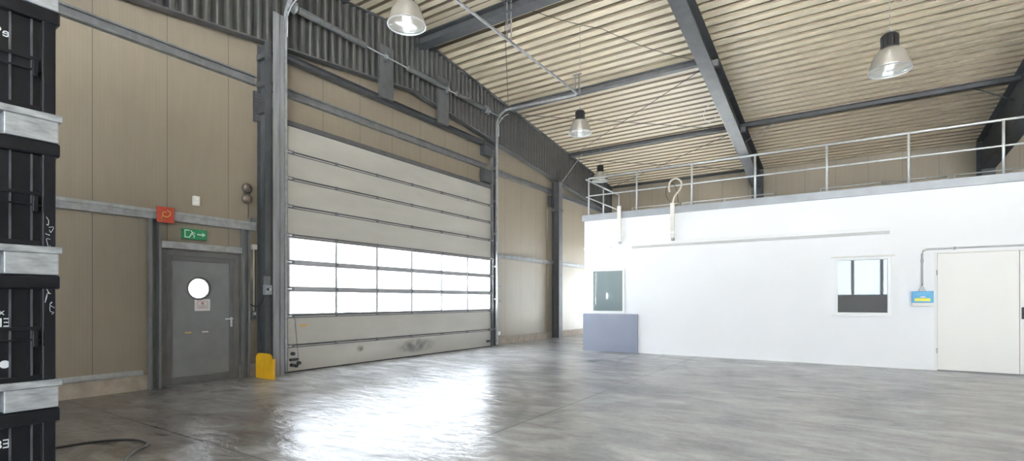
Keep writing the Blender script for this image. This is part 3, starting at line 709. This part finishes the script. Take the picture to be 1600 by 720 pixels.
# ------------------------------------------------------------------ portal frames (rafter + far column)
def portal_frame(xc, label, hw_=.165):
    t_ = thing('portal_frame', (xc, 21.8, 0), label, 'steel frame')
    bt = [(10.0, 7.50), (11.5, 7.28), (13.6, 6.98), (17.0, 6.48), (19.5, 6.08), (21.35, 5.70)]
    if xc > 0: bt = [(10.0, 7.50), (11.5, 7.28), (13.6, 6.95), (16.0, 6.30), (18.3, 5.72), (21.35, 5.50)]
    near = [(9.2, 7.58), (5.0, 7.1), (0.0, 6.5), (-3.0, 6.1), (-5.3, 5.6)]
    def zt_(y): return roof(y)-.006
    def flange(pts, t0, t1, nm):
        f = MB(); lo = [(y-21.8, z+t0) for y, z in pts]; hi = [(y-21.8, z+t1) for y, z in reversed(pts)]
        f.prism(lo+hi, 'X', -hw_, hw_); return f.build(nm, M['steel'], t_)
    flange([(9.2, 7.58)]+bt, -.01, .01, 'bottom_flange')
    flange(near[::-1], -.01, .01, 'bottom_flange')
    tp = [(y, zt_(y)) for y in (-5.3, RY, 22.1)]
    flange(tp, -.025, -.002, 'top_flange')
    allb = near[::-1]+bt
    wbm = MB(); wbm.prism([(y-21.8, z) for y, z in allb]+[(y-21.8, zt_(y)-.02) for y in (21.35, RY, -5.3)], 'X', -.008, .008)
    wbm.build('rafter_web', M['steel'], t_)
    cl = MB(); cl.box(-hw_, hw_, -.47, -.45, .02, bt[-1][1]); cl.box(-hw_, hw_, .28, .30, .02, 6.5); cl.box(-.008, .008, -.45, .28, .02, 6.55)
    cl.build('column', M['steel'], t_)
    MB().box(-hw_-.02, hw_+.02, -.5, .33, 0, .02).build('base_plate', M['steel'], t_)
    cn = MB(); cn.box(-hw_, hw_, -5.3-21.8, -5.28-21.8, .02, 5.6); cn.box(-.008, .008, -5.7-21.8, -5.3-21.8, .02, 6.3); cn.box(-hw_, hw_, -5.72-21.8, -5.7-21.8, .02, 6.3)
    cn.build('column', M['steel'], t_)
    for (yy) in (13.5, 17.7):
        MB().box(hw_*.2, hw_+.02, yy-21.8-.07, yy-21.8+.07, roof(yy)-.30, roof(yy)-.14).build('purlin_cleat', M['galv_dark'], t_, bevel=.004)
    ap = MB().box(-hw_, hw_, RY-21.8-.02, RY-21.8+.02, 7.50, zt_(RY)-.03); ap.build('apex_plate', M['steel_lit'], t_)
    return t_
portal_frame(F1X, 'big sloping dark steel frame coming down behind the railing in the middle of the roof')
portal_frame(F2X, 'dark steel frame coming down behind the railing at the right edge')
portal_frame(F2X+6.56, 'dark steel frame beyond the right edge of the hall')

# wind bracing rods
def rod(a, b_, label, r=.009, mat='steel', name='bracing_rod'):
    return tag(MB().tube([a, b_], r, 6).build(name, M[mat]), label, 'rod')
z1_, z2_, z3_ = roof(13.5)-.20, roof(17.7)-.19, roof(21.8)-.14
rod((F1X-.05, 13.5, z1_), (-8.9, 17.6, z2_), 'thin bracing rod falling from the rafter towards the wall behind the middle lamp')
rod((-8.9, 13.6, z1_-.03), (F1X-.05, 17.6, z2_-.03), 'thin bracing rod rising from the gate corner towards the rafter, above the middle lamp')
rod((F1X-.05, 17.75, z2_), (-8.9, 21.7, z3_), 'thin bracing rod above the farthest lamp, falling to the far corner')
rod((-8.9, 17.75, z2_-.03), (F1X-.05, 21.7, z3_-.03), 'thin bracing rod crossing over the farthest lamp towards the rafter foot')
rod((-6.3, 9.3, 7.95), (-8.7, 13.1, 7.22), 'thin dark rod dropping from the middle hanger to the gate corner', .008)
# knee braces
rod((-8.84, 16.9, zb(16.9)-.04), (-8.35, 17.60, roof(17.7)-.15), 'pale knee brace from the corrugated rafter up to the roof beam', .014, 'galv', 'knee_brace')
a_ = at(1166, 238, X=F1X+.165); rod((F1X+.165, 17.6, 6.42), (F1X+1.0, 17.7, roof(17.7)-.14), 'pale knee brace right of the middle rafter', .014, 'galv', 'knee_brace')
rod((F2X-.165, 17.6, 6.42), (F2X-.95, 17.7, roof(17.7)-.14), 'knee brace left of the rafter at the right edge', .018, 'steel', 'knee_brace')
# lamp supply cable along the roof
pts = []
for t in range(0, 25):
    x_ = -8.0+(F1X-.22+8.0)*t/24; yy = 6.5+(13.3-6.5)*(t/24)
    pts.append((x_, yy, roof(yy)-.16-.10*abs(math.sin(t*PI/8))))
tag(MB().tube(pts, .007, 6).build('supply_cable', M['cable']), 'thin dark supply cable sagging under the roof near the nearest lamp', 'cable')
# conduit with loop on middle rafter
p0 = at(1103, 142, X=F1X-.18); p1 = at(1130, 212, X=F1X-.18)
cd = thing('rafter_conduit', (F1X-.17, p0.y, 0), 'pale thin conduit with a small loop clipped on the left side of the middle rafter', 'conduit')
def rb(y): # bottom of rafter
    L_ = [(10.0, 7.50), (11.5, 7.28), (13.6, 6.98), (17.0, 6.48), (19.5, 6.08), (21.35, 5.70)]
    for (ya, za), (yb, zb_) in zip(L_, L_[1:]):
        if ya <= y <= yb: return za+(zb_-za)*(y-ya)/(yb-ya)
    return 7.4
ll = [(-.01, yy-p0.y, rb(yy)+.03) for yy in (14.6, 15.4, 16.2, 17.0, 17.8)]
MB().tube(ll, .012, 6).build('tube', M['duct'], cd)
MB().tube(bez([(-.01, 14.7-p0.y, rb(14.7)+.03), (-.25, 14.9-p0.y, rb(14.9)-.02), (-.38, 15.2-p0.y, rb(15)-.12), (-.30, 15.5-p0.y, rb(15.5)-.15), (-.05, 15.5-p0.y, rb(15.5)+.02)]), .007, 6).build('cable_loop', M['duct'], cd)

# ------------------------------------------------------------------ high bay lamps
def lamp_master():
    t_ = thing('high_bay_lamp', (0, 0, 0))
    MB().lathe([(0, .52), (.085, .52), (.10, .50), (.105, .34), (.115, .33), (.115, .29), (0, .29)], (0, 0, 0), 28).build('gear_housing', M['black'], t_)
    rb_ = MB()
    for i in range(14):
        a = 2*PI*i/14; c_, s_ = math.cos(a), math.sin(a); rb_.tube([(c_*.105, s_*.105, .34), (c_*.105, s_*.105, .50)], .007, 5)
    rb_.build('cooling_fins', M['black'], t_)
    bell = MB().lathe([(.10, .30), (.150, .285), (.192, .228), (.221, .155), (.242, .085), (.258, .03), (.266, -.01)], (0, 0, 0), 40, cap=False)
    bo = bell.build('reflector_bell', M['reflector'], t_); sd_ = bo.modifiers.new('thick', 'SOLIDIFY'); sd_.thickness = .004
    MB().lathe([(.268, -.018), (.268, .004), (.258, .004), (.258, -.018), (.268, -.018)], (0, 0, 0), 40, cap=False).build('rim', M['alu'], t_)
    MB().lathe([(0, -.03), (.12, -.022), (.255, -.008), (.255, -.004), (0, -.022)], (0, 0, 0), 36).build('lens', M['clear'], t_)
    MB().lathe([(0, .04), (.035, .05), (.055, .09), (.05, .14), (.025, .2), (.02, .29), (0, .29)], (0, 0, 0), 20).build('bulb', M['bulb'], t_)
    MB().tube(bez([(-.03, 0, .52), (-.02, 0, .58), (.02, 0, .58), (.03, 0, .52)], 6), .006, 6).build('hook', M['galv'], t_)
    return t_
lamps = [((-5.2, 5.22, 5.30), 'nearest hanging lamp, cut by the top edge, in front of the dark ridge beam'),
         ((-5.22, 10.9, 5.33), 'middle bell-shaped hanging lamp in front of the roof above the gate corner'),
         ((-7.0, 16.2, 5.48), 'smallest and farthest hanging lamp, just above the left end of the railing'),
         ((.54, 9.2, 4.74), 'hanging lamp on the right, high above the small square window')]
master = lamp_master()
for i, (pos, lab) in enumerate(lamps):
    o = master if i == 0 else copy_tree(master)
    o.location = pos; tag(o, lab, 'lamp', 'high bay lamps under the roof')
for o in [x for x in bpy.data.objects if x.get('category') == 'lamp']:
    rz = roof(o.location.y)-o.location.z-.0
    MB().tube([(0, 0, .56), (0, 0, rz)], .004 if o.location.y > 9 else .006, 6).build('suspension_cord', M['galv'], o)

# ------------------------------------------------------------------ office block
OT = 3.62
def zpx(x, y): return at(x, y, Y=OY)
w1 = (zpx(926, 455).x, zpx(975, 455).x, zpx(950, 487).z, zpx(950, 422).z)
w2_ = (zpx(1306, 450).x, zpx(1390, 450).x, zpx(1348, 490).z, zpx(1348, 404).z)
dr = (1.497, 3.95, 0, 2.37)
ow = MB(); t = .16
xs_ = [OX0, w1[0], w1[1], w2_[0], w2_[1], dr[0], dr[1], OX1]
ow.box(OX0, w1[0], OY, OY+t, 0, OT); ow.box(w1[0], w1[1], OY, OY+t, 0, w1[2]); ow.box(w1[0], w1[1], OY, OY+t, w1[3], OT)
ow.box(w1[1], w2_[0], OY, OY+t, 0, OT); ow.box(w2_[0], w2_[1], OY, OY+t, 0, w2_[2]); ow.box(w2_[0], w2_[1], OY, OY+t, w2_[3], OT)
ow.box(w2_[1], dr[0], OY, OY+t, 0, OT); ow.box(dr[0], dr[1], OY, OY+t, dr[3], OT); ow.box(dr[1], OX1, OY, OY+t, 0, OT)
struct(ow.build('wall_office', M['white']))
YO2 = 18.4
sw = MB().box(OX0, OX0+.16, OY+t, YO2, 0, OT).box(OX1-.16, OX1, OY+t, YO2, 0, OT).box(OX0, OX1, YO2, YO2+.16, 0, OT)
struct(sw.build('wall_office_side', M['white']))
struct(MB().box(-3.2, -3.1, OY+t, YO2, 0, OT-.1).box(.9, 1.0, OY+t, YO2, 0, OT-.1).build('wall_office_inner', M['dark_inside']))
# platform deck with galvanised edge
dk = MB().box(OX0-.03, OX1+.03, OY+.02, YO2+.2, OT, OT+.04)
struct(dk.build('ceiling_office', M['galv_dark']))
ed = MB().box(OX0-.06, OX1+.06, OY-.05, OY+.018, OT+.0, OT+.17).box(OX0-.06, OX0-.033, OY+.018, YO2+.2, OT, OT+.17)
tr = ed.build('trim_1', M['edge'], bevel=.004); struct(tr)

# windows in the office wall
def owin(name, W, sill, gmat='office_glass'):
    wn = struct(thing(name, ((W[0]+W[1])/2, OY, W[2]))); hw_ = (W[1]-W[0])/2; H = W[3]-W[2]
    f = MB()
    def ringy(y0, y1, wi, a, h0, h1):
        f.box(-a, -a+wi, y0, y1, h0, h1); f.box(a-wi, a, y0, y1, h0, h1); f.box(-a+wi, a-wi, y0, y1, h0, h0+wi); f.box(-a+wi, a-wi, y0, y1, h1-wi, h1)
    ringy(-.03, .10, .055, hw_+.02, -.03, H+.03)
    f.build('window_frame', M['white_pvc'], wn, bevel=.004)
    MB().box(-hw_+.03, hw_-.03, .03, .04, .02, H-.02).build('pane', M[gmat], wn)
    if sill: MB().box(-hw_-.08, hw_+.08, -.06, .0, -.06, -.03).build('window_sill', M['white_pvc'], wn, bevel=.004)
    return wn
owin('window_1', w1, False, 'teal_reflection_glass')
wn2 = owin('window_2', w2_, True)
MB().box(-(w2_[1]-w2_[0])/2-.09, (w2_[1]-w2_[0])/2+.09, -.05, .0, w2_[3]-w2_[2]+.035, w2_[3]-w2_[2]+.06).build('drip_strip', M['duct'], wn2)

# white double door
d3 = struct(thing('door_3', ((dr[0]+dr[1])/2, OY, 0))); hw_ = (dr[1]-dr[0])/2
f = MB().box(-hw_-.0, -hw_+.035, -.015, .10, 0, dr[3]).box(hw_-.035, hw_, -.015, .10, 0, dr[3]).box(-hw_+.035, hw_-.035, -.015, .10, dr[3]-.035, dr[3])
f.build('door_frame', M['white_door'], d3)
for s_ in (-1, 1):
    l_ = MB().box(-hw_+.04 if s_ < 0 else .004, -.004 if s_ < 0 else hw_-.04, .0, .05, .02, dr[3]-.04).build('door_leaf', M['white_door'], d3, bevel=.003)
    for zz in (.35, 1.9):
        xx = s_*(hw_-.03); MB().tube([(xx, -.02, zz), (xx, -.02, zz+.1)], .012, 8).build('hinge', M['alu'], d3)
MB().box(.025, .075, -.012, 0, 1.05, 1.27).build('handle_plate', M['black'], d3, bevel=.004)
MB().tube([(.05, -.01, 1.15), (.05, -.06, 1.15), (.06, -.065, 1.15), (.19, -.065, 1.15)], .012, 8).build('door_handle', M['black'], d3)
MB().box(-hw_+.04, hw_-.04, .0, .04, .0, .016).build('threshold', M['galv_dark'], d3)

# grey-blue board against the wall foot
bx = MB().box(OX0-.02, -4.60, OY-.06, OY-.02, .0, 1.03)
tag(bx.build('grey_board', M['board'], bevel=.004), 'grey-blue rectangular board standing at the left foot of the white wall under the window', 'board')

# cable duct and risers
z_d = 2.86
xe = at(1390, 362, Y=OY).x
cdt = thing('cable_duct', (-4.76, OY, z_d), 'long white horizontal cable duct across the white wall, ending above the square window', 'cable duct')
MB().box(0, xe+4.76, -.07, -.001, -.02, .05).build('cover', M['white_pvc'], cdt, bevel=.004)
MB().box(0, xe+4.76, -.06, -.001, -.075, -.02).build('duct_shade_strip', M['duct_grey'], cdt)  # grey strip in place of the shadow line beneath the cover
tag(MB().box(OX0+.0, -5.36, OY-.04, OY-.001, z_d-.05, z_d+.02).build('cable_duct', M['white_pvc'], bevel=.004), 'short white duct piece at the left corner of the white wall', 'cable duct')
def riser(x, y0, y1, label, wd=.05):
    a = at(x, y0, Y=OY-.07); b_ = at(x, y1, Y=OY-.07)
    a.z = 2.985
    t_ = thing('cable_riser', (a.x, OY-.06, a.z), label, 'cable duct')
    MB().box(-wd, wd, -.06, -.0, 0, b_.z-a.z).build('channel', M['duct'], t_, bevel=.005)
    MB().box(-wd-.006, wd+.006, -.064, .055, .12, .16).build('clip', M['white_pvc'], t_)
    MB().box(-.03, .03, -.05, .055, -.07, .0).build('socket', M['galv'], t_)
    return t_, b_.z-a.z
r1, _ = riser(968, 378, 322, 'upright pale cable channel on the white wall above the left window, topping the platform edge')
r2, hh = riser(1051, 374, 317, 'upright pale cable channel with a loop of cream cable coming out of its top')
lp = [(0, -.03, hh-.02), (.06, -.03, hh+.16), (.20, -.03, hh+.34), (.22, -.03, hh+.50), (.10, -.03, hh+.60), (-.04, -.03, hh+.56), (-.09, -.03, hh+.42), (-.07, -.03, hh+.28)]
MB().tube(bez(lp, 10), .022, 10).build('cable_loop', M['cream_cable'], r2)
MB().tube(bez([(-.03, -.02, hh-.02), (-.16, -.02, hh+.2), (-.14, -.02, hh+.42), (0, -.02, hh+.5), (.1, .0, hh+.3), (.12, .1, hh-.1)], 8), .007, 6).build('thin_cable', M['cable'], r2)

# conduit over the double door and blue switch box
pc = at(1441, 398, Y=OY-.03); zt = at(1441, 393, Y=OY-.03).z+.03
bb = at(1441, 465, Y=OY-.03)
cu = thing('wall_conduit', (pc.x, OY-.03, 0), 'grey conduit rising from the blue box and turning over the white double door', 'conduit')
zc = 2.42
MB().tube([(0, 0, bb.z+.28), (0, 0, zc-.08), (.012, 0, zc-.03), (.05, 0, zc), (.10, 0, zc+.005), (5.5, 0, zc+.01)], .018, 10).build('tube', M['duct_grey'], cu)
for xx in (.5, 1.6, 2.7): MB().box(xx-.012, xx+.012, -.022, .029, zc-.025, zc+.03).build('clip', M['galv'], cu)
MB().box(-.022, .022, -.024, .029, zc-.25, zc-.2).build('clip', M['galv'], cu)
sb = thing('switch_box', (bb.x, OY, bb.z-.13), 'blue wall box with a yellow sticker beside the white double door', 'switch box')
MB().box(-.17, .17, -.11, 0, .03, .26).build('housing', M['blue'], sb, bevel=.008)
MB().box(-.165, .165, -.10, -.0, -.04, .03).build('base', M['duct'], sb, bevel=.006)
MB().box(-.13, .12, -.1125, -.11, .06, .12).build('sticker', M['sticker'], sb)
MB().prism([(-.05, .135), (.05, .135), (.03, .155), (-.03, .155)], 'Y', -.1125, -.11).build('emblem', M['white_pvc'], sb)
MB().prism([(-.06, .26), (.06, .26), (.012, .37), (-.012, .37)], 'Y', -.06, -.035).build('bracket', M['galv'], sb)
MB().tube([(0, -.04, .34), (0, -.03, .42)], .012, 8).build('gland', M['galv_dark'], sb)

# ------------------------------------------------------------------ platform railings
ZD = OT+.17
def railing(name, pts, posts, label, top=1.0, mid=.53, ret=None):
    t_ = thing(name, (pts[0][0], pts[0][1], ZD), label, 'railing'); o0 = Vector((pts[0][0], pts[0][1], 0))
    P = [Vector((*p_, 0))-o0 for p_ in pts]
    MB().tube([p_+Vector((0, 0, top)) for p_ in P], .024, 10).build('top_rail', M['galv_light'], t_)
    MB().tube([p_+Vector((0, 0, mid)) for p_ in P], .018, 8).build('middle_rail', M['galv_light'], t_)
    for p_ in posts:
        v = Vector((*p_, 0))-o0
        MB().tube([v+Vector((0, 0, -.002)), v+Vector((0, 0, top))], .024, 8).build('post', M['galv_light'], t_)
    return t_
ry = OY-.01
px = [at(x_, 300, Y=ry).x for x_ in (920, 995, 1081, 1180, 1292, 1420, 1568)]
step = px[-1]-px[-2]
px2 = px+[px[-1]+step*i for i in range(1, 4)]
railing('platform_railing', [(px2[0], ry), (OX1-.3, ry)], [(x_, ry) for x_ in px2], 'pale tube railing along the front edge of the white block roof', top=1.02)
railing('platform_railing', [(OX0+.02, ry+.08), (OX0+.02, 15.7)], [(OX0+.02, y_) for y_ in (14.45, 15.7)], 'short pale railing running back from the left corner of the white block roof', top=1.02)
yb_ = 18.3
def X3(x_): return at(x_, 300, Y=yb_).x
for i, (xa, xb, mids, lab) in enumerate((
        (988, 1060, (), 'low-looking far railing piece behind the cable loop'),
        (1066, 1208, (1132,), 'low-looking far railing piece in front of the middle column'),
        (1282, 1376, (), 'low-looking far railing piece, leftmost in the right-hand roof bay'),
        (1388, 1481, (), 'low-looking far railing piece, between its two neighbours in the right-hand bay'),
        (1492, 1640, (), 'low-looking far railing piece, rightmost, below the right column'))):
    a, b_ = X3(xa), X3(xb)
    t_ = thing('rear_railing', (a, yb_, OT+.04), lab, 'railing')
    z_ = 1.17
    MB().tube([(0, 0, z_), (b_-a, 0, z_)], .016, 8).build('top_rail', M['galv_light'], t_)
    MB().tube([(0, 0, .6), (b_-a, 0, .6)], .016, 8).build('middle_rail', M['galv_light'], t_)
    for xx in [0, b_-a]+[X3(m_)-a for m_ in mids]: MB().tube([(xx, 0, 0), (xx, 0, z_+.02)], .018, 8).build('post', M['galv_light'], t_)

# ------------------------------------------------------------------ small items on the wall right of the gate
p = at(778, 521, X=WX)
so = thing('wall_socket', (WX+.002, p.y, max(.27, p.z-.05)), 'small white socket low on the wall just right of the gate', 'socket')
MB().box(0, .05, -.07, .07, 0, .12).build('housing', M['white_pvc'], so, bevel=.008); MB().box(.05, .055, -.04, .04, .02, .09).build('cover', M['white'], so)
p = at(779, 447, X=WX)
tag(MB().box(WX+.001, WX+.02, p.y-.16, p.y+.12, p.z-.02, p.z+.02).build('wall_bracket', M['galv_dark']), 'upper of two small dark brackets on the wall right of the gate', 'bracket')
p = at(779, 470, X=WX)
tag(MB().box(WX+.001, WX+.02, p.y-.1, p.y-.04, p.z-.02, p.z+.02).box(WX+.001, WX+.02, p.y+.04, p.y+.1, p.z-.02, p.z+.02).build('wall_bracket', M['galv_dark']), 'lower of two small dark brackets on the wall right of the gate', 'bracket')

# ------------------------------------------------------------------ stack of black containers
CX, CY, CP = -3.88, 1.05, 0.774   # front face (facing +X), right-hand end, pitch of the stack
LX, LY = 1.0, 1.2
labs = ['black container at floor level, lowest of the stack at the left edge', 'black container second from the floor in the stack at the left edge',
        'black container in the middle of the stack at the left edge', 'black container second from the top of the stack at the left edge',
        'black container topmost of the stack, cut by the top edge']
def container():
    t_ = thing('stacking_container', (CX-LX/2, CY-LY/2, 0))
    hx, hy = LX/2, LY/2
    B0, B1 = .165, .735
    bd = MB()
    bd.box(-hx+.03, hx-.03, -hy+.035, hy-.035, B0, B1)
    rbm = MB()
    # upright ribs and corner posts on all four sides, waist band, lower band
    for s_ in (-1, 1):
        for yy in [-hy+.012]+[hy-d_ for d_ in (.115, .205, .35, .45, .62, .80, .98)]: rbm.box(s_*(hx-.03), s_*(hx-.016), yy-.004, yy+.004, B0, B1)
        for xx in [hx-d_ for d_ in (.2, .35, .5, .65, .8)]: bd.box(xx-.008, xx+.008, s_*(hy-.035), s_*(hy-.008), B0, B1)
        for zz in ((B0, B0+.03), (.455, .475), (.395, .405)): bd.box(s_*(hx-.03), s_*(hx-.012), -hy+.03, hy-.03, *zz)
        for zz in ((B0, B0+.03), (.395, .405), (.455, .475)): bd.box(-hx+.03, hx-.03, s_*(hy-.035), s_*(hy-.015), *zz)
    bd.build('body', M['black_box'], t_, bevel=.002)
    rbm.build('ribs', M['rib'], t_)
    for s_ in (-1, 1):
        for u in (-1, 1):
            MB().box(u*(hx-.045), u*(hx-.0), s_*(hy-.075), s_*(hy-.012), B0, B1).build('corner_post', M['black_box'], t_, bevel=.008)
    MB().box(-hx-.006, hx+.006, -hy-.004, hy+.008, B1-.045, B1+.036).build('top_rim', M['black_box'], t_, bevel=.012)
    # latch
    for (ya, yb2) in ((hy-.115, hy-.09), (hy-.075, hy-.06)):
        MB().box(hx-.03, hx+.001, ya, yb2, .36, .45).build('latch', M['black_box'], t_, bevel=.004)
    # edge strips catching the light
    # galvanised skid: deck sheet and feet
    MB().box(-hx-.002, hx+.008, -hy-.01, hy+.016, .125, .164).build('deck_sheet', M['skid'], t_, bevel=.004)
    for u in (-1, 1):
        for (ya, yb2) in ((hy-.235, hy+.0), (-.12, .12), (-hy, -hy+.235)):
            MB().box(u*(hx-.16), u*(hx-.0), ya, yb2, 0, .125).build('skid_foot', M['skid'], t_, bevel=.006)
    return t_
cm = container()
stack = []
for i in range(5):
    o = cm if i == 0 else copy_tree(cm)
    o.location = (CX-LX/2, CY-LY/2, CP*i)
    tag(o, labs[i], 'container', 'stack of black containers at the left edge'); stack.append(o)
hx, hy = LX/2, LY/2
rt = (PI/2, 0, PI/2)
text_obj('e9', .07, M['chalk'], stack[3], (hx-.028, hy-.237, .565), rt, mirror=True)
text_obj('EN', .07, M['chalk'], stack[1], (hx-.028, hy-.242, .50), rt, mirror=True)
text_obj('x', .05, M['chalk'], stack[1], (hx-.028, hy-.238, .56), rt, mirror=True)
text_obj('E8', .07, M['chalk'], stack[0], (hx-.028, hy-.235, .60), rt, mirror=True)
MB().lathe([(0, .0), (.022, .0), (.022, .002), (0, .002)], (hx-.03, hy-.225, .27), 16, 'X', False).build('printed_disc', M['chalk'], stack[1])
def scribble(parent, y, z, s_):
    random.seed(int(z*100)); 
    for q in range(4):
        y2, z2 = y+random.uniform(-.015, .015), z+s_*(q/3-.5)*.8; pp = [(hx+.001, y2+random.uniform(-.012, .012), z2+random.uniform(-.03, .03)) for i in range(4)]
        MB().tube(bez(pp, 4), .0014, 5).build('scuff_mark', M['chalk'], parent)
scribble(stack[2], hy-.045, .25, .16); scribble(stack[1], hy-.045, .62, .14)

# ------------------------------------------------------------------ cable on the floor
def fl(x, y): p_ = at(x, y, Z=.012); return (p_.x, p_.y, .012)
pts = [fl(60, 704), fl(100, 697), fl(140, 691), fl(180, 687), fl(212, 687), fl(229, 692), fl(226, 698), fl(212, 704), fl(198, 715), fl(190, 730)]
tag(MB().tube(bez(pts, 8), .012, 8).build('floor_cable', M['cable']), 'dark cable looped on the concrete floor in front of the container stack', 'cable')
